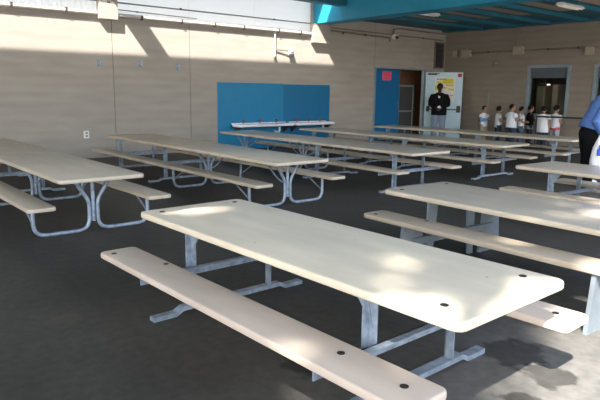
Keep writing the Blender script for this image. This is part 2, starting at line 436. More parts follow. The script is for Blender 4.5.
for x0, x1, z0, z1 in ((.24, .60, .58, .74), (.05, .22, .6, .66), (.02, .16, .38, .52), (.22, .40, .42, .47), (.45, .62, .36, .42), (.36, .62, .5, .56), (.05, .09, .24, .30)):
    b = NB(); box(b, x0, x1, -.006, -.003, z0, z1); obj('lettering', b, 'yellow', po)['label'] = 'yellow lettering block'
for k in range(7):
    b = NB(); box(b, .06+k*.045, .06+k*.045+.03, -.006, -.003, .70, .75-.012*(k % 2)); obj('lettering', b, 'violet', po)['label'] = 'violet letter'
for k in range(4):
    b = NB(); box(b, .52+k*.025, .535+k*.025, -.006, -.003, .18, .21); obj('lettering', b, 'violet', po)['label'] = 'violet letter'
nt_ = thing('notice', 'pink paper notice pinned on the closed blue door', 'notice', (AW-.038, 14.0, 1.87))
b = NB(); box(b, 0, .003, 0, .42, 0, .27); obj('sheet', b, 'pink', nt_)
for k in range(5):
    b = NB(); box(b, .003, .004, .05, .36-.06*(k % 2), .04+k*.045, .052+k*.045); obj('lettering', b, 'red', nt_)

# louvred vent by the corner
lv = thing('wall_vent', 'tall dark louvred vent high on the wall beside the corner', 'vent', (AW, 16.45, 2.3))
b = NB()
for y0, y1, z0, z1 in ((0, .04, 0, .88), (.46, .50, 0, .88), (0, .5, 0, .04), (0, .5, .84, .88)): box(b, 0, .05, y0, y1, z0, z1)
obj('frame', b, 'conduit', lv)
b = NB()
for k in range(9):
    z = .08+k*.085
    quadprism(b, [(.004, .04, z+.05), (.004, .46, z+.05), (.05, .46, z), (.05, .04, z)], (0, 0, .012))
box(b, .001, .004, .04, .46, .04, .84)
obj('louver', b, 'dark', lv)

# windows in the back wall, and the dim room behind them
for i, w in enumerate((W1, W2)):
    b = NB(); t = .07
    box(b, w[0]-.02, w[0]+t, BW-.03, BW+.12, w[2], w[3]); box(b, w[1]-t, w[1]+.02, BW-.03, BW+.12, w[2], w[3])
    box(b, w[0]+t, w[1]-t, BW-.03, BW+.12, w[3]-.06, w[3]+.02); box(b, w[0]+t, w[1]-t, BW-.05, BW+.12, w[2]-.02, w[2]+.05)
    wo = struct('window_%d' % (i+1), b, 'frame')
    b = NB(); box(b, w[0]+t, w[1]-t, BW+.06, BW+.07, w[2]+.05, w[3]-.36); obj('window_pane', b, 'glass', wo)
    b = NB(); box(b, w[0]+t, w[1]-t, BW+.03, BW+.1, w[3]-.36, w[3]-.06)
    for k in range(5): box(b, w[0]+t, w[1]-t, BW+.02, BW+.03, w[3]-.35+k*.058, w[3]-.31+k*.058)
    obj('roller_shutter', b, 'shutter', wo)
b = NB()
box(b, -11, -4, BW+2.6, BW+2.7, 0, 2.7); box(b, -11.1, -11, BW+.2, BW+2.7, 0, 2.7); box(b, -4, -3.9, BW+.2, BW+2.7, 0, 2.7)
box(b, -11, -4, BW+.2, BW+2.7, 2.7, 2.8)
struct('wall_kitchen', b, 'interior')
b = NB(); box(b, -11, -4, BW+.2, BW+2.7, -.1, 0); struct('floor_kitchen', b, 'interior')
for (x0, x1, z1, mt, lab) in ((-10.12, -9.86, 1.75, 'khaki', 'tall pale cupboard seen through the left of the steel window'), (-9.60, -9.42, 1.80, 'tan_board', 'narrow tan cupboard seen through the middle of the steel window')):
    cb = thing('cupboard', lab, 'cupboard', (x0, BW+1.2, 0))
    b = NB(); box(b, 0, x1-x0, 0, .5, 0, z1); obj('body', b, mt, cb)
    b = NB(); box(b, .02, x1-x0-.02, -.02, 0, .05, z1-.05); od = obj('door', b, mt, cb)
    b = NB(); cyl(b, (.06, -.03, 1.0), (.06, -.03, 1.15), .01); obj('handle', b, 'conduit', od, True)
kl = thing('kitchen_lamp', 'small lit lamp glowing behind the steel window', 'lamp', (-9.86, BW+.8, 1.79))
b = NB(); box(b, 0, .34, 0, .06, .02, .05); cyl(b, (.2, .03, .04), (.2, .03, .86), .006); obj('fixture', b, 'conduit', kl)
b = NB(); cyl(b, (.26, .03, 0), (.36, .03, 0), .02); obj('tube', b, 'lamp_on', kl, True)
pl = bpy.data.lights.new('kitchen_fill', 'POINT'); pl.energy = 1.6; pl.color = (1, .85, .65); pl.shadow_soft_size = .05
o = bpy.data.objects.new('kitchen_fill', pl); C.objects.link(o); o.location = (-9.3, BW+.5, 2.5)  # hidden fill light above the window head, added to brighten the room

# tan wall cabinet, conduits, boxes on the back wall
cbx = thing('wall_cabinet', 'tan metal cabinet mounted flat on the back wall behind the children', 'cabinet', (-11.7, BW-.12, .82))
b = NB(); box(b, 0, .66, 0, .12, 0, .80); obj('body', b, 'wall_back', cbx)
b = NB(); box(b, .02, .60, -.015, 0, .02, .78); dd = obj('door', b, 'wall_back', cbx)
b = NB(); box(b, .52, .56, -.035, -.015, .36, .46); obj('latch', b, 'conduit', dd)
def jbox(x, y, z, sx, sy, sz, lab, name='junction_box', cat='electrical box', mt='tan_box'):
    t = thing(name, lab, cat, (x, BW-sy/2, z))
    b = NB(); box(b, -sx/2, sx/2, -sy/2, sy/2, -sz/2, sz/2); o = obj('housing', b, mt, t)
    b = NB(); d = .008
    if sx < sy: box(b, sx/2, sx/2+d, -sy/2-.01, sy/2+.01, -sz/2-.01, sz/2+.01)
    else: box(b, -sx/2-.01, sx/2+.01, -sy/2-d, -sy/2, -sz/2-.01, sz/2+.01)
    obj('cover', b, mt, t)
    return t
jbox(-12.42, BW-.07, 2.79, .16, .12, .18, 'small tan electrical box on the back wall nearest the corner')
jbox(-12.0, BW-.07, 2.77, .30, .14, .22, 'wide tan electrical box beside the small one near the corner')
jbox(-10.12, BW-.07, 2.80, .30, .14, .22, 'tan electrical box above the steel window under a vertical conduit')
jbox(-7.95, BW-.07, 2.70, .2, .12, .2, 'small tan electrical box at the far end of the back wall conduit')
t = thing('wall_bell', 'small round bell fixed to the back wall below the conduit', 'bell', (-10.92, BW, 2.44))
b = NB(); cyl(b, (0, -.03, 0), (0, 0, 0), .05); obj('back_plate', b, 'conduit', t)
b = NB(); ellipsoid(b, (0, -.05, 0), (.08, .05, .08)); obj('gong', b, 'conduit', t, True)
def pipe(name, lab, pts, r, mt, clamps=(), fil=.05, group=None, cname='clamp'):
    p0 = Vector(pts[0]); t = thing(name, lab, 'pipe' if 'pipe' in name else 'conduit', tuple(p0), 0, group)
    b = NB(); tube(b, fillet([Vector(p)-p0 for p in pts], fil), r); obj('tube', b, mt, t, True)
    for c in clamps:
        c = Vector(c)-p0
        b = NB(); box(b, c.x-.02, c.x+r*1.15, c.y-.022, c.y+.022, c.z-r*1.15, c.z+r*1.15) if abs(pts[0][0]-AW) < .2 else box(b, c.x-.022, c.x+.022, c.y-r*1.2, c.y+.03, c.z-r*1.2, c.z+r*1.2); obj(cname, b, 'dark', t)
    return t
yb = BW-.035
pipe('conduit', 'long dark conduit running level across the back wall', [(-11.85, yb, 2.80), (-1.2, yb, 2.80)], .022, 'conduit', [(-11.2, yb, 2.8), (-9.2, yb, 2.8), (-8.3, yb, 2.8)])
pipe('conduit', 'short vertical conduit dropping from the roof to a box on the back wall', [(-10.2, yb, 3.5), (-10.2, yb, 2.9)], .018, 'wall_back')
xa = AW+.04
pipe('conduit', 'upper thin conduit along the pale upper wall', [(xa-.02, -6, 3.355), (xa-.02, 10.98, 3.335)], .016, 'conduit', [(xa-.02, 7.0, 3.35), (xa-.02, 9.72, 3.34)])
pr_ = pipe('wall_pipe', 'thick cream pipe clamped along the sunlit top of the long wall', [(xa+.005, -6, 3.08), (xa+.005, 4.98, 3.08)], .042, 'pipe', [(xa, 3.3+k*1.05, 3.09) for k in range(-2, 2)])
pipe('wall_pipe', 'thick cream pipe between the two beam brackets on the long wall', [(xa+.005, 5.44, 3.07), (xa+.005, 10.98, 3.06)], .042, 'pipe', [(xa, y, 3.06) for y in (6.0, 7.0, 7.9, 8.75, 9.85, 10.6)])
pipe('conduit', 'thin dark conduit between the brackets just above the cream pipe', [(xa+.02, 5.44, 3.19), (xa+.02, 7.4, 3.16)], .012, 'conduit', [(xa+.02, 5.9, 3.18)])
pipe('conduit', 'upper grey conduit under the roof left of the wall camera', [(xa-.01, 11.66, 3.28), (xa-.01, 16.9, 3.24)], .018, 'conduit', [(xa-.01, 15.8, 3.25)])
pipe('conduit', 'lower grey conduit ending beside the wall camera', [(xa, 11.66, 3.20), (xa, 14.2, 3.16), (xa, 14.2, 3.04)], .026, 'conduit', [(xa, 12.2, 3.17), (xa, 13.1, 3.17)])
pipe('conduit', 'bent conduit rising from the wall camera and turning towards the corner', [(xa+.03, 14.33, 3.27), (xa+.03, 14.33, 3.42), (xa+.03, 14.6, 3.46), (xa+.03, 16.9, 3.44)], .02, 'conduit', [], .12)
t = thing('wall_camera', 'small domed camera on the long wall under the roof', 'camera', (AW, 14.43, 3.2))
b = NB(); box(b, 0, .1, -.1, .1, -.07, .07); obj('housing', b, 'white_plastic', t)
b = NB(); ellipsoid(b, (.12, 0, -.02), (.06, .06, .06)); obj('dome', b, 'dark', t, True)
# flood lamp on its own conduit
fl = thing('flood_lamp', 'white wall lamp on a dark bracket arm in the sunlit band', 'lamp', (AW, 9.75, 2.36))
b = NB(); cyl(b, (.03, 0, .05), (.03, -.0, .68), .016); obj('riser', b, 'white_plastic', fl, True)
b = NB(); cyl(b, (.03, 0, -.03), (.03, 0, .04), .035); obj('sensor', b, 'conduit', fl, True)
b = NB(); tube(b, fillet([(.03, 0, .10), (.03, 0, .21), (.06, .30, .21), (.08, .42, .2)], .03), .016); obj('arm', b, 'conduit', fl, True)
b = NB(); tube(b, [(.08, .49, .27), (.09, .49, .17), (.11, .49, .1)], .07, 12, [(.05, .05), (.075, .075), (.08, .08)]); obj('lamp_head', b, 'white_plastic', fl, True)
b = NB(); cyl(b, (.11, .49, .1), (.115, .49, .04), .07); obj('lens', b, 'conduit', fl, True)
for y, z, lab in ((5.01, 2.05, 'steel wall hook left of the first wall joint'), (5.97, 2.07, 'dull steel wall hook between the two wall joints'), (6.9, 2.03, 'steel wall hook just left of the second wall joint')):
    t = thing('wall_hook', lab, 'hook', (AW, y, z), 0, 'steel hooks on the long wall')
    b = NB(); box(b, 0, .015, -.045, .045, -.07, .07); obj('plate', b, 'galv', t)
    b = NB(); tube(b, fillet([(.01, 0, .03), (.07, 0, .03), (.07, 0, -.05), (.04, 0, -.06)], .02), .014); obj('hook', b, 'frame_light', t, True)
t = thing('wall_outlet', 'small white outlet low on the long wall', 'outlet', (AW, 4.65, .52))
b = NB(); box(b, 0, .02, -.055, .055, -.08, .08); obj('plate', b, 'white_plastic', t)
for z in (-.0325, .0325):
    b = NB(); box(b, .02, .024, -.025, .025, z-.0175, z+.0175); obj('socket', b, 'conduit', t)

# wash troughs
def trough(y0, y1, lab):
    t = thing('wash_trough', lab, 'wash basin', (AW+.016, y0, 0), 0, 'white wash troughs on the blue wall')
    L = y1-y0
    b = NB(); slab(b, .42, L, .585, .655, .10, .02)
    for v in b.verts: v.co += Vector((.235, L/2, 0))
    ob = obj('basin', b, 'sink', t, True)
    b = NB(); slab(b, .32, L-.1, .6555, .657, .08, .0005)
    for v in b.verts: v.co += Vector((.235, L/2, 0))
    obj('basin_floor', b, 'frame_light', ob, True)
    b = NB(); box(b, .02, .05, .03, L-.03, .64, .675); obj('splash_back', b, 'sink', t)
    for k in range(3):
        y = L*(.2+.3*k)
        b = NB(); cyl(b, (.06, y, .65), (.06, y, .73), .016); tube(b, fillet([(.06, y, .72), (.15, y, .73), (.17, y, .69)], .03), .013); ellipsoid(b, (.06, y, .745), (.035, .035, .02), 8)
        obj('tap', b, 'copper', t, True)
    b = NB(); tube(b, fillet([(.2, L*.8, .59), (.2, L*.8, .42), (.01, L*.8, .42)], .06), .028); obj('drain_pipe', b, 'white_plastic', t, True)
    for y in (.12, L-.1):
        b = NB(); quadprism(b, [(.0, y, .585), (.34, y, .585), (.0, y, .38)], (0, .03, 0)); obj('bracket', b, 'dark', t)
trough(8.33, 10.13, 'white wash trough on the left half of the blue wall')
trough(10.20, 11.62, 'white wash trough at the right end of the blue wall')

# hanging shop lights under the back roof
for (x, y, lab) in ((-9.75, 12.0, 'white strip light under the roof above the open door'), (-6.75, 13.3, 'white strip light under the roof at the upper right')):
    t = thing('ceiling_light', lab, 'light', (x, y, 3.40))
    b = NB(); quadprism(b, [(-.10, -.5, 0), (.10, -.5, 0), (.05, -.5, .06), (-.05, -.5, .06)], (0, 1.0, 0)); obj('housing', b, 'white_plastic', t)
    b = NB(); cyl(b, (-.045, -.46, -.012), (-.045, .46, -.012), .015); cyl(b, (.045, -.46, -.012), (.045, .46, -.012), .015); obj('tube', b, 'paper', t, True)
    for s in (-.35, .35):
        b = NB(); cyl(b, (0, s, .06), (0, s, .16), .006, 6); obj('hanger', b, 'conduit', t)

# ------------------------------------------------------------------ tables
ZT, ZB, W_, BO, BWD = .624, .371, .888, .617, .268
TT, BT = .045, .042
def boards(root, L, mt, bm_, zb=ZB, bo=BO, caps=False, bd=BWD):
    b = NB(); slab(b, L, W_, ZT-TT, ZT, .055, .014); tp = obj('table_top', b, mt, root, True)
    bs = []
    for s in (-1, 1):
        b = NB(); slab(b, L, bd, zb-BT, zb, .04, .012)
        for v in b.verts: v.co.y += s*bo
        bs.append(obj('bench', b, bm_, root, True))
    if caps:
        for x in (-L/2+.12, L/2-.17):
            for y in (-W_/2+.13, W_/2-.12):
                b = NB(); cyl(b, (x, y, ZT-.002), (x, y, ZT+.003), .019); obj('bolt_cap', b, 'dark_hole', tp, True)
        for o, s in zip(bs, (-1, 1)):
            for x, y in ((-L/2+.11, -.07), (-L/2+.56, .09), (L/2-.5, .03), (L/2-.13, .01)):
                b = NB(); cyl(b, (x, s*bo+y, zb-.002), (x, s*bo+y, zb+.003), .018); obj('bolt_cap', b, 'dark_hole', o, True)
    return tp, bs
def frame_tube(root, x, inward, zb=ZB):
    """bent tube end frame: two looped legs that meet at a centre post"""
    r = .021
    for s in (-1, 1):
        b = NB()
        pts = [(x, s*.20, ZT-TT), (x, s*.045, .33), (x, s*.045, .022), (x, s*BO, .022), (x, s*BO, zb-BT)]
        f = fillet(pts[:3], .06)[:-1] + fillet([pts[1], pts[2], pts[3], pts[4]], .13, 7)[1:]
        tube(b, f, r, 10); obj('leg', b, 'galv', root, True)
        b = NB(); tube(b, [(x, s*BO, .14), (x+inward*.34, s*BO, zb-BT-.01)], .011, 8); obj('brace', b, 'galv', root, True)
        b = NB(); box(b, x-.04, x+.04, s*BO-.10, s*BO+.10, zb-BT-.012, zb-BT); obj('bench_plate', b, 'galv', root)
    b = NB(); cyl(b, (x, 0, .11), (x, 0, ZT-TT), r); obj('post', b, 'galv', root, True)
    b = NB(); tube(b, fillet([(x, 0, .26), (x+inward*.25, 0, .34), (x+inward*.52, 0, ZT-TT-.01)], .1), .012, 8); obj('brace', b, 'galv', root, True)
    b = NB(); box(b, x-.03, x+.03, -.33, .33, ZT-TT-.03, ZT-TT); obj('top_rail', b, 'galv', root)
def frame_post(root, x, inward, zb=ZB, bo=BO, detail=True):
    """two angle-iron posts on a flat foot with a cross arm that carries the benches"""
    for s in (-1, 1):
        b = NB(); y = s*.32
        box(b, x-.028, x+.028, y-.005, y+.005, .035, ZT-TT); box(b, x-.028, x-.018, y-.005, y+.045*s+.0, .035, ZT-TT) if s > 0 else box(b, x-.028, x-.018, y-.045, y+.005, .035, ZT-TT)
        quadprism(b, [(x-.028, y+s*.008, ZT-TT), (x+inward*.13, y+s*.008, ZT-TT), (x, y+s*.008, ZT-TT-.15)], (0, s*.006, 0))
        obj('leg', b, 'galv', root)
    b = NB(); za = zb-BT
    box(b, x+.028, x+.036, -(bo+.11), bo+.11, za-.055, za); box(b, x+.028, x+.075, -(bo+.11), bo+.11, za-.007, za)
    obj('cross_arm', b, 'galv', root)
    b = NB()
    pr = [(-.64, .0), (-.47, .0), (-.42, .028), (.42, .028), (.47, .0), (.64, .0)]
    top = [(y, z+.03) for y, z in pr]
    for i in range(len(pr)-1):
        quadprism(b, [(x-.03, pr[i][0], pr[i][1]), (x-.03, pr[i+1][0], pr[i+1][1]), (x-.03, top[i+1][0], top[i+1][1]), (x-.03, top[i][0], top[i][1])], (.06, 0, 0))
    obj('foot', b, 'galv', root)
def frame_slab(root, x, inward, zb, bo):
    """flat panel legs: one wide panel under each bench, tapered flat posts under the top, a cross bar"""
    for s in (-1, 1):
        b = NB(); quadprism(b, [(x, s*bo-.16, 0), (x, s*bo+.16, 0), (x, s*bo+.115, zb-BT), (x, s*bo-.115, zb-BT)], (.03, 0, 0)); obj('bench_leg', b, 'slab', root)
        b = NB(); quadprism(b, [(x-.02, s*.30-.035, 0), (x-.02, s*.30+.035, 0), (x-.02, s*.27+.065, ZT-TT), (x-.02, s*.27-.065, ZT-TT)], (.022, 0, 0)); obj('leg', b, 'slab', root)
    b = NB(); box(b, x+.03, x+.06, -bo, bo, .22, .28); obj('cross_bar', b, 'slab', root)
def place(root, A, B, L, deg, k=0.0):
    L = 2.755 if root in (t1, t2, t3) else 2.74
    """A,B: near yard-side corner of the row's first table; k: how many tables further along the row"""
    d = math.radians(deg); e1 = Vector((math.cos(d), math.sin(d), 0)); e2 = Vector((-math.sin(d), math.cos(d), 0))
    p = Vector((A, B, 0)) - e1*(L/2 + round(k)*(L+.012)) + e2*(W_/2)
    root.location = p; root.rotation_euler = (0, 0, d)
def table(style, L, mt, bmt, label, caps=False, zb=ZB, bo=BO, inset=.35):
    root = thing('picnic_table', label, 'picnic table', group='cream cafeteria picnic tables')
    boards(root, L, mt, bmt, zb, bo, caps)
    for s in (-1, 1):
        x = s*(L/2-(inset if style != 'slab' or s < 0 else .68))
        if style == 'tube': frame_tube(root, x, -s, zb)
        elif style == 'post': frame_post(root, x, -s, zb, bo)
        else: frame_slab(root, x, -s, zb, bo)
    return root
def relabel(o, lab): o['label'] = lab; return o
def remat(o, names):
    for ch in o.children:
        n = ch.name.split('.')[0]
        if n in names:
            ch.data = ch.data.copy(); ch.data.materials[0] = M[names[n]]
# row 1
t1 = t2 = t3 = None
t1 = table('post', 2.755, 'top', 'bench', 'large cream picnic table with black bolt caps nearest the camera', True, inset=.56); place(t1, -1.26, 1.855, 2.755, 1.24)
t4 = table('tube', 2.74, 'top_grey', 'bench_tan', 'bent tube legged picnic table at the front left with its end towards the yard'); place(t4, -5.831, 1.82, 2.77, .21)
pb = table('post', 2.74, 'top_tan', 'bench_tan', 'tan straight legged picnic table cut by the left frame edge, behind the bent tube one', inset=.45); place(pb, -5.831, 1.82, 2.77, .21, 1)
# row 2
t5 = relabel(copy_tree(t4), 'bent tube legged picnic table in the second row before the blue wall'); place(t5, -5.774, 4.411, 2.70, -.21)
t5b = relabel(copy_tree(pb), 'tan straight legged picnic table nearest the long wall in the second row'); place(t5b, -5.774, 4.411, 2.70, -.21, 1.01)
t2 = table('slab', 2.755, 'top_grey', 'bench_tan', 'picnic table with flat panel legs behind the nearest table on the right', True, zb=.43, bo=.56, inset=.46); place(t2, -.904, 3.926, 2.755, -1.85)
# row 3
t6 = relabel(copy_tree(pb), 'straight legged picnic table in the middle of the third row'); place(t6, -5.581, 6.757, 2.80, -1.14)
t6b = relabel(copy_tree(t4), 'tube legged picnic table in the third row with its far end against the blue wall'); place(t6b, -5.581, 6.757, 2.80, -1.14, 1)
t3 = relabel(copy_tree(pb), 'picnic table with the man in the blue shirt standing behind it'); place(t3, -1.22, 6.62, 2.755, -2.6)
# row 4
t7 = relabel(copy_tree(pb), 'yard side picnic table of the fourth row'); place(t7, -5.584, 9.14, 2.766, .45)
t7b = relabel(copy_tree(pb), 'wall side picnic table of the fourth row, in front of the second trough'); place(t7b, -5.584, 9.14, 2.766, .45, 1)
# row 5
t8 = relabel(copy_tree(pb), 'farthest row picnic table in front of the line of children'); place(t8, -5.524, 11.498, 2.763, -1.12)
t8b = relabel(copy_tree(pb), 'farthest row picnic table in front of the blue door'); place(t8b, -5.524, 11.498, 2.763, -1.12, 1)
for o in (t3, t6, t6b, t7, t7b, t8, t8b): remat(o, {'table_top': 'top_grey'})

# ------------------------------------------------------------------ people
def remesh(name, bm, voxel, material, parent, smooth_it=4):
    bmesh.ops.recalc_face_normals(bm, faces=bm.faces)
    me = bpy.data.meshes.new(name); bm.to_mesh(me); bm.free()
    tmp = bpy.data.objects.new('tmp', me); C.objects.link(tmp)
    md = tmp.modifiers.new('r', 'REMESH'); md.mode = 'VOXEL'; md.voxel_size = voxel
    if smooth_it:
        ms = tmp.modifiers.new('s', 'SMOOTH'); ms.factor = .5; ms.iterations = smooth_it
    dg = bpy.context.evaluated_depsgraph_get(); dg.update()
    m2 = bpy.data.meshes.new_from_object(tmp.evaluated_get(dg))
    bpy.data.objects.remove(tmp); bpy.data.meshes.remove(me)
    m2.name = name; m2.materials.clear(); m2.materials.append(M[material])
    for p in m2.polygons: p.use_smooth = True
    o = bpy.data.objects.new(name, m2); C.objects.link(o); o.parent = parent
    return o
def lerp(a, b, t): return Vector(a)*(1-t)+Vector(b)*t
def hand(bm, wrist, d, palm_n, H, grip=.5, side=1):
    """palm, four unequal bent fingers and a side thumb; d: pointing direction, palm_n: palm normal"""
    d = Vector(d).normalized(); n = Vector(palm_n); n = (n-d*n.dot(d)).normalized(); s = d.cross(n)*side
    w = Vector(wrist); pl = .052*H
    c = w+d*pl*.55
    tube(bm, [w-d*.012*H, w+d*.012*H, c, w+d*pl], .01, 10, [(.014*H, .012*H), (.018*H, .011*H), (.023*H, .012*H), (.022*H, .010*H)], hint=s)
    for k, (off, ln) in enumerate(((.017, .040), (.006, .045), (-.006, .042), (-.017, .034))):
        base = w+d*pl*.85+s*off*H; cur = base; ang = 0; pts = [base]
        for j, f in enumerate((.45, .32, .23)):
            ang += grip*(.7 if j else .5)
            cur = cur + (d*math.cos(ang)+n*math.sin(ang))*ln*H*f*1.15; pts.append(cur)
        tube(bm, pts, .0052*H, 8, [(.0056*H,)*2, (.0054*H,)*2, (.005*H,)*2, (.0042*H,)*2])
    b0 = w+d*pl*.25+s*.018*H
    b1 = b0+(d*.6+s*.8).normalized()*.022*H; b2 = b1+(d*.9+s*.25+n*grip*.5).normalized()*.022*H
    tube(bm, [b0, b1, b2], .006*H, 8, [(.0085*H,)*2, (.0066*H,)*2, (.005*H,)*2])
def person(label, loc, fdir, H, skin, top, bottom, arms, legs=((0, 0), (0, 0)), kid=True, shoe='shoe', sleeve=.5, hem=.44, long_bottom=True,
           extra=None, hair_r=1.0, lean=0.0, head_turn=0.0, loose=1.0, group=None, wide=1.0):
    root = thing('person', label, 'person', (loc[0], loc[1], 0), math.atan2(-fdir[0], fdir[1]), group)
    hs = 1.22 if kid else 1.0
    zc = 1 - .066*hs
    S = lambda p: Vector((p[0]*H, (p[1]+lean*max(0, p[2]-.5))*H, p[2]*H))
    zsh = .80 if not kid else .775
    b = NB()
    k = zsh/.80
    tor = [(0, 0, .46), (0, 0, .52), (0, 0, .60*k), (0, .004, .70*k), (0, 0, .77*k), (0, -.002, .81*k), (0, 0, .84*k), (0, .004, zc-.03)]
    trr = [(x*wide, y*wide**.7) for x, y in [(.075, .055), (.088, .062), (.078, .055), (.09, .062), (.098, .056), (.070, .044), (.032*hs**.5, .034*hs**.5), (.029*hs**.5, .03*hs**.5)]]
    trr[6:] = [(.032*hs**.5, .034*hs**.5), (.029*hs**.5, .03*hs**.5)]
    tube(b, [S(p) for p in tor], 1, 16, [(x*H, y*H) for x, y in trr], hint=(1, 0, 0))
    hc = S((0, .012, zc)); ellipsoid(b, hc, (.046*hs*H, .056*hs*H, .066*hs*H), 18)
    Rh = Matrix.Rotation(head_turn, 3, 'Z')
    def HP(x, y, z): return hc + Rh @ Vector((x*hs*H, y*hs*H, z*hs*H))
    ellipsoid(b, HP(0, .012, -.035), (.034*hs*H, .040*hs*H, .030*hs*H), 12)        # jaw
    tube(b, [HP(0, .050, .012), HP(0, .062, -.012), HP(0, .050, -.018)], 1, 8, [(.005*H*hs,)*2, (.009*H*hs,)*2, (.006*H*hs,)*2])  # nose
    ellipsoid(b, HP(0, .050, -.034), (.014*hs*H, .006*hs*H, .005*hs*H), 8)         # lips
    for s in (-1, 1): ellipsoid(b, HP(s*.047, -.002, -.006), (.007*hs*H, .012*hs*H, .017*hs*H), 8)
    for s, (el, wr, pn, gr) in zip((-1, 1), arms):
        sh = (s*.102*wide, 0, zsh-.012)
        e = (s*.102*wide+el[0], el[1], el[2]); w = (s*.102*wide+wr[0], wr[1], wr[2])
        tube(b, [S((s*.06, 0, zsh-.01)), S(sh), lerp(S(sh), S(e), .5), S(e), lerp(S(e), S(w), .4), S(w)], 1, 10,
             [(r*H, r*H) for r in (.036, .034, .028, .024, .0235, .0165)])
        hand(b, S(w), S(w)-S(e), pn, H*(1.05 if kid else 1), gr, s)
    lg = []
    for s, (st, sp_) in zip((-1, 1), legs):
        hip = (s*.046*wide, 0, .49); kn = (s*(.05*wide+sp_*.5), st*.55+.012, .272); an = (s*(.052*wide+sp_), st-.005, .045)
        lg.append((hip, kn, an))
        tube(b, [S(hip), lerp(S(hip), S(kn), .45), S(kn), lerp(S(kn), S(an), .35), S(an), S((an[0], an[1], .012))], 1, 12,
             [(r*H, r*H) for r in (.056, .048, .035, .034, .021, .02)])
        tube(b, [S((an[0], an[1]-.03, .02)), S((an[0], an[1]+.02, .024)), S((an[0], an[1]+.09, .014))], 1, 10, [(.018*H, .016*H), (.022*H, .02*H), (.02*H, .011*H)], hint=(1, 0, 0))
    body = remesh('body', b, .0048*H, skin, root, 2)
    # hair
    b = NB()
    vs = ellipsoid(b, HP(0, -.008, .012), (.054*hs*H*hair_r, .060*hs*H*hair_r, .061*hs*H*hair_r), 18)
    Ri = Rh.inverted(); kill = [v for v in b.verts if ((Rh.inverted() @ (v.co-hc)).y > .026*hs*H and (v.co-hc).z < .030*hs*H) or (v.co-hc).z < -.040*hs*H]
    bmesh.ops.delete(b, geom=kill, context='VERTS')
    sol = obj('hair', b, 'hair', root, 'all'); mm = sol.modifiers.new('thick', 'SOLIDIFY'); mm.thickness = .008*H; mm.offset = -1
    for s in (-1, 1):
        b = NB(); ellipsoid(b, HP(s*.017, .0515, .004), (.007*hs*H, .005*hs*H, .005*hs*H), 8); obj('eye', b, 'eye', root, True)
    # shirt
    b = NB(); L = loose
    sp = [(0, 0, hem), (0, 0, .52), (0, 0, .60*k), (0, .003, .70*k), (0, 0, .77*k), (0, -.002, .812*k), (0, .001, .835*k)]
    sr_ = [(x*wide, y*wide) for x, y in [(.100*L, .078*L), (.101*L, .076*L), (.097*L, .072*L), (.102, .074), (.107, .066), (.080, .054), (.044, .043)]]
    tube(b, [S(p) for p in sp], 1, 20, [(x*H, y*H) for x, y in sr_], hint=(1, 0, 0))
    for s, (el, wr, pn, gr) in zip((-1, 1), arms):
        sh = (s*.102*wide, 0, zsh-.012); e = (s*.102*wide+el[0], el[1], el[2]); w = (s*.102*wide+wr[0], wr[1], wr[2])
        pts = [S((s*.05, 0, zsh-.03)), S((sh[0]*.97, sh[1], sh[2]-.022*wide))]; rr = [.044*wide, .046*wide]
        if sleeve <= 1: pts.append(lerp(S(sh), S(e), sleeve)); rr.append(.048*wide)
        else: pts += [lerp(S(sh), S(e), .6), S(e), lerp(S(e), S(w), min(.96, sleeve-1))]; rr += [.044*wide, .040*wide, .032*wide]
        tube(b, pts, 1, 12, [(r*H, r*H) for r in rr])
    remesh('shirt' if kid else 'jacket', b, .007*H, top, root, 3)
    # trousers / shorts
    b = NB(); tube(b, [S((0, 0, .445)), S((0, 0, .50)), S((0, 0, .535))], 1, 16, [(.092*H*wide, .068*H*wide), (.096*H*wide, .071*H*wide), (.092*H*wide, .066*H*wide)], hint=(1, 0, 0))
    for hip, kn, an in lg:
        pts = [S((hip[0], hip[1], .50)), lerp(S(hip), S(kn), .45), S(kn)]; rr = [.060*wide, .056*wide, .047*wide]
        if long_bottom: pts += [lerp(S(kn), S(an), .5), S((an[0], an[1], .038))]; rr += [.043*wide, .040*wide]
        else: pts[-1] = lerp(S(hip), S(kn), .9)
        tube(b, pts, 1, 12, [(r*H, r*H) for r in rr])
    remesh('trousers' if long_bottom else 'shorts', b, .007*H, bottom, root, 3)
    for hip, kn, an in lg:
        b = NB()
        tube(b, [S((an[0], an[1]-.042, .024)), S((an[0], an[1]-.01, .030)), S((an[0], an[1]+.04, .028)), S((an[0], an[1]+.085, .020)), S((an[0], an[1]+.112, .016))], 1, 12,
             [(.018*H, .022*H), (.026*H, .030*H), (.028*H, .028*H), (.029*H, .020*H), (.018*H, .013*H)], hint=(1, 0, 0))
        for v in b.verts: v.co.z = max(v.co.z, 0.001)
        obj('shoe', b, shoe, root, 'all')
    if extra: extra(root, S, H)
    return root
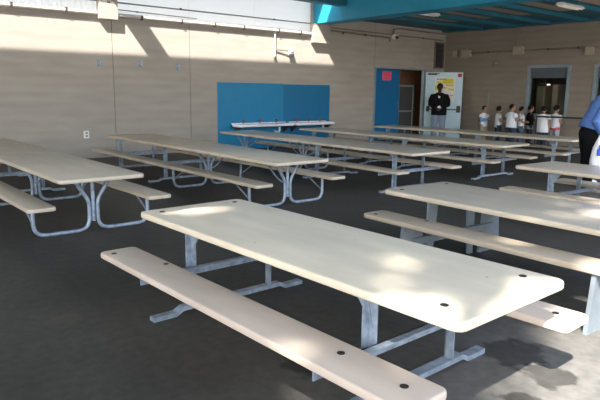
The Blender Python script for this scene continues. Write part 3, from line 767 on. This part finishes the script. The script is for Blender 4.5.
# arm presets: (elbow offset from shoulder, wrist offset) with absolute heights, palm normal, grip
def arm_down(s): return ((s*.02, -.01, .60), (s*.015, .03, .455), (-s, 0, 0), .5)
def arm_fwd(s): return ((s*.015, .01, .605), (-s*.03, .13, .60), (-s, 0, .1), .7)
def arm_fold(s): return ((s*.02, .02, .615), (-s*.10, .10, .63), (0, -1, 0), .5)
def arm_clasp(s): return ((s*.03, -.005, .635), (-s*.085, .10, .565), (0, -1, 0), .8)
def towards(x, y, dx, dy):
    v = Vector((dx, dy)); return v.normalized()
KY = 16.2
kg = 'children waiting in line at the window'
def kid1_extra(root, S, H):
    b = NB()
    for s in (-1, 1):
        el, wr = arm_fold(s)[:2]
        tube(b, [S((s*.102*1.2+el[0]*.7, el[1], .66)), S((s*.102*1.2+el[0], el[1], el[2])), lerp(S((s*.102*1.2+el[0], el[1], el[2])), S((s*.102*1.2+wr[0], wr[1], wr[2])), .92)], 1, 12, [(.058*H,)*2, (.054*H,)*2, (.042*H,)*2])
    remesh('sleeve', b, .008*H, 'blue_sleeve', root, 2)['label'] = 'light blue sleeves'
def kid(label, a, y, fdir, h, bottom, arms, **kw):
    top = kw.pop('top', 'tshirt')
    return person(label, (a*y/KY, y), fdir, h*y/KY, 'skin', top, bottom, arms, group=kg, wide=kw.pop('wide', 1.28), **kw)
kid('child with light blue sleeves and folded arms at the left end of the line', -10.66, 16.2, (.85, -.1), 1.12, 'khaki', (arm_fold(-1), arm_fold(1)), extra=kid1_extra, wide=1.2)
kid('child in white shirt standing second from the left in the line', -10.15, 16.2, (.75, .75), 1.12, 'navy', (arm_fwd(-1), arm_fwd(1)), hair_r=1.08)
kid('tallest child in the line, white shirt and dark shorts, seen from behind', -9.72, 15.8, (.35, 1), 1.235, 'navy', (arm_down(-1), arm_fwd(1)), head_turn=-.7, loose=1.1, wide=1.35)
kid('child in white shirt and blue jeans reaching forward beside the tallest child', -9.41, 16.25, (.8, .6), 1.13, 'denim', (arm_fwd(-1), arm_fwd(1)))
def kid5_extra(root, S, H):
    b = NB(); tube(b, [S((0, 0, .40)), S((0, 0, .50))], 1, 16, [(.126*H, .098*H), (.122*H, .093*H)], hint=(1, 0, 0)); obj('shirt_hem', b, 'grey_cloth', root, True)['label'] = 'pale grey hem below dark top'
kid('child in dark top with pale grey hem before the window', -9.13, 16.75, (.75, .65), 1.13, 'navy', (arm_fold(-1), arm_fold(1)), extra=kid5_extra, top='black_cloth', sleeve=1.7, wide=1.2)
kid('child in long loose white shirt seen from behind at the black rail', -8.72, 16.15, (.1, 1), 1.17, 'navy', (arm_down(-1), arm_down(1)), loose=1.12, hem=.37, wide=1.38)
def kid7_extra(root, S, H):
    b = NB(); tube(b, [S((0, 0, .43)), S((0, 0, .465))], 1, 16, [(.137*H, .106*H), (.136*H, .104*H)], hint=(1, 0, 0)); obj('waistband', b, 'red_cloth', root, True)['label'] = 'red band at the waist'
kid('child in white shirt with red waistband at the right end of the line', -8.36, 16.5, (.3, .95), 1.165, 'grey_cloth', (arm_down(-1), arm_fwd(1)), extra=kid7_extra, wide=1.28)

def man_extra(root, S, H):
    b = NB(); quadprism(b, [S((-.018, .072, .775)), S((.022, .074, .785)), S((.012, .078, .745)), S((-.012, .078, .74))], (0, .008*H, 0)); obj('collar', b, 'tshirt', root)['label'] = 'white shirt showing at the collar'
    b = NB(); box(b, -.035*H, .015*H, .118*H, .126*H, .555*H, .60*H, Matrix.Rotation(.4, 3, 'Y'), S((0, .12, .58))); obj('paper_slip', b, 'paper', root)['label'] = 'white slip held in the hands'
person('man in black jacket and pale jeans standing before the open white door', (-12.08, 15.8), (.55, -.83), 1.80, 'skin_dark', 'black_cloth', 'jeans', (arm_clasp(-1), arm_clasp(1)), kid=False, sleeve=1.9, hem=.44, loose=1.12, extra=man_extra, legs=((0, .01), (0.01, .01)), wide=1.22)
person('man in blue shirt and black trousers at the right frame edge', (-4.56, 10.04), (.66, .75), 1.76, 'skin', 'shirt_blue', 'black_cloth', (((-.01, .10, .63), (.03, .22, .56), (1, 0, 0), 1.0), ((.02, -.05, .61), (.02, .06, .47), (-1, 0, 0), 1.1)), kid=False, sleeve=1.75, hem=.545, loose=1.15, shoe='shoe_white', legs=((.03, .01), (-.03, .01)), wide=1.34, lean=.36)

# white carrier bag with a blue print, carried by the man on the right
bg = thing('carrier_bag', 'white plastic bag with blue print carried by the man in the blue shirt', 'bag', (-4.17, 9.74, .22), math.atan2(-.80, .60)+PI/2)
b = NB()
prof = [(0, .13, .05), (.05, .20, .10), (.25, .21, .12), (.45, .18, .10), (.6, .12, .06), (.72, .07, .035)]
tube(b, [(0, 0, z) for z, _, _ in prof], 1, 18, [(rx, ry) for _, rx, ry in prof], hint=(1, 0, 0))
obj('bag_body', b, 'bag', bg, 'all')
b = NB()
for s in (-1, 1): tube(b, fillet([(s*.05, 0, .68), (s*.035, 0, .78), (0, 0, .84)], .05), .012, 8)
obj('bag_handle', b, 'bag', bg, True)
b = NB()
for side in (-1, 1):
    for x0, x1, z0, z1 in ((-.11, -.03, .42, .50), (-.13, -.08, .33, .43), (-.07, .02, .30, .37), (-.02, .06, .38, .46), (.03, .11, .28, .36)):
        box(b, x0, x1, side*.108-.014, side*.108+.014, z0, z1)
obj('print', b, 'bag_blue', bg)

# black rail in front of the children
rl = thing('queue_rail', 'black queue rail standing in front of the last two children', 'rail', (-8.72, 15.8, 0))
b = NB(); box(b, 0, 1.33, -.02, .02, .86, .905); obj('rail', b, 'black_rail', rl)
for x in (.02, 1.31):
    b = NB(); cyl(b, (x, 0, .01), (x, 0, .86), .02); obj('post', b, 'black_rail', rl, True)
    b = NB(); cyl(b, (x, 0, 0), (x, 0, .015), .12, 18); obj('base', b, 'black_rail', rl, True)

# ------------------------------------------------------------------ daylight
SUN = Vector((-.5, .75, -1)).normalized()
sd = bpy.data.lights.new('sun', 'SUN'); sd.energy = 8.0; sd.angle = math.radians(1.15); sd.color = (1, .95, .87)
so = bpy.data.objects.new('sun', sd); C.objects.link(so); so.rotation_euler = SUN.to_track_quat('-Z', 'Y').to_euler(); so.location = (6, -9, 12)
w = bpy.data.worlds.new('world'); sc.world = w; w.use_nodes = True
nt = w.node_tree; bgn = nt.nodes['Background']
sky = nt.nodes.new('ShaderNodeTexSky'); sky.sky_type = 'NISHITA'; sky.sun_disc = False
sky.sun_elevation = math.asin(-SUN.z); sky.sun_rotation = math.atan2(-SUN.x, -SUN.y); sky.dust_density = 2.5
hs = nt.nodes.new('ShaderNodeHueSaturation'); hs.inputs['Saturation'].default_value = .7
nt.links.new(sky.outputs['Color'], hs.inputs['Color']); nt.links.new(hs.outputs['Color'], bgn.inputs['Color']); bgn.inputs['Strength'].default_value = .30

# tree in the yard behind the camera: its canopy breaks the sun into patches on the nearest tables
def ray_pt(px, py, z):
    u = (px-300)/F_PX; v = -(py-200)/F_PX
    d = fwd + right*u + up*v
    t = (z-H_CAM)/d.z
    return Vector((0, 0, H_CAM)) + d*t
HOLES = []      # gaps cut in crown to place sun patches: target, width, share of leaves left
for px, py, z, r, k in ((386, 252, ZT, .035, 0), (422, 263, ZT, .045, 0), (379, 267, ZT, .025, 0), (403, 277, ZT, .03, 0), (431, 292, ZT, .045, 0), (474, 263, ZT, .045, 0), (514, 277, ZT, .03, 0), (516, 296, ZT, .02, 0), (548, 281, ZT, .03, 0),
                     (505, 285, ZT, .22, .5), (410, 265, ZT, .30, .42), (360, 240, ZT, .02, 0), (340, 262, ZT, .01, .1),
                     (190, 211, ZT, .12, 0), (170, 207, ZT, .09, 0), (212, 209, ZT, .07, 0), (292, 349, ZB, .07, 0), (130, 256, ZB, .07, 0),
                     (573, 319, ZB, .11, 0), (565, 209, ZT, .22, .15), (592, 215, ZT, .28, .15), (525, 242, .43, .10, 0), (600, 265, .43, .2, .1),
                     (530, 331, 0, .06, 0), (574, 342, 0, .16, 0), (550, 330, 0, .08, 0), (586, 374, 0, .18, 0),
                     (572, 396, 0, .22, 0), (535, 390, 0, .14, 0), (418, 394, 0, .09, 0), (395, 380, 0, .07, 0), (600, 335, 0, .2, 0), (595, 180, ZT, .3, .2), (460, 395, 0, .05, 0), (500, 398, 0, .07, 0)):
    HOLES.append((ray_pt(px, py, z), r, k))
tr = thing('tree', 'leafy tree growing in the yard behind the camera', 'tree', (3.6, -5.2, 0))
b = NB(); tube(b, [(0, 0, 0), (.05, .1, 1.5), (-.1, .3, 3.5), (-.5, 1.0, 6), (-1.0, 1.8, 8.3)], 1, 12, [(.26, .26), (.2, .2), (.17, .17), (.12, .12), (.04, .04)])
for p in ((-2.5, 3.2, 8.0), (1.5, 2.0, 7.8), (-2.5, .2, 7.8), (.8, -.9, 7.5)): tube(b, [(-.2, .5, 4.4), (p[0]*.6, p[1]*.6+.2, 6.6), p], 1, 8, [(.1, .1), (.07, .07), (.02, .02)])
obj('trunk', b, 'bark', tr, True)
b = NB(); rnd = random.Random(5); base = Vector((3.6, -5.2, 0)); ctr = Vector((1.9, -3.2, 8.0)); rad = Vector((5.2, 7.2, 1.2))
cnt = 0
while cnt < 15000:
    p = Vector((rnd.uniform(-1, 1), rnd.uniform(-1, 1), rnd.uniform(-1, 1)))
    if p.length > 1: continue
    q = Vector((ctr.x+p.x*rad.x, ctr.y+p.y*rad.y, ctr.z+p.z*rad.z)); cnt += 1
    ok = True
    keep = rnd.random()
    for h, r, k in HOLES:
        wv = q-h; t = wv.dot(-SUN); dist = (wv+SUN*t).length
        if keep >= k and dist < r+rnd.uniform(.02, .10): ok = False; break
    if not ok: continue
    s = rnd.uniform(.16, .25); n = Vector((rnd.gauss(0, .6), rnd.gauss(0, .6), 1)).normalized(); u = n.orthogonal().normalized()
    u = Quaternion(n, rnd.uniform(0, 2*PI)) @ u; v = n.cross(u); q = q-base
    vs = [b.verts.new(q+u*s), b.verts.new(q+v*s*.6+n*.02), b.verts.new(q-u*s), b.verts.new(q-v*s*.6+n*.02)]
    b.faces.new(vs)
obj('foliage', b, 'leaf', tr)['kind'] = 'stuff'

sc.view_settings.view_transform = 'Standard'; sc.view_settings.look = 'None'; sc.view_settings.gamma = 1
sc.view_settings.use_curve_mapping = False
sc.view_settings.exposure = 1.3
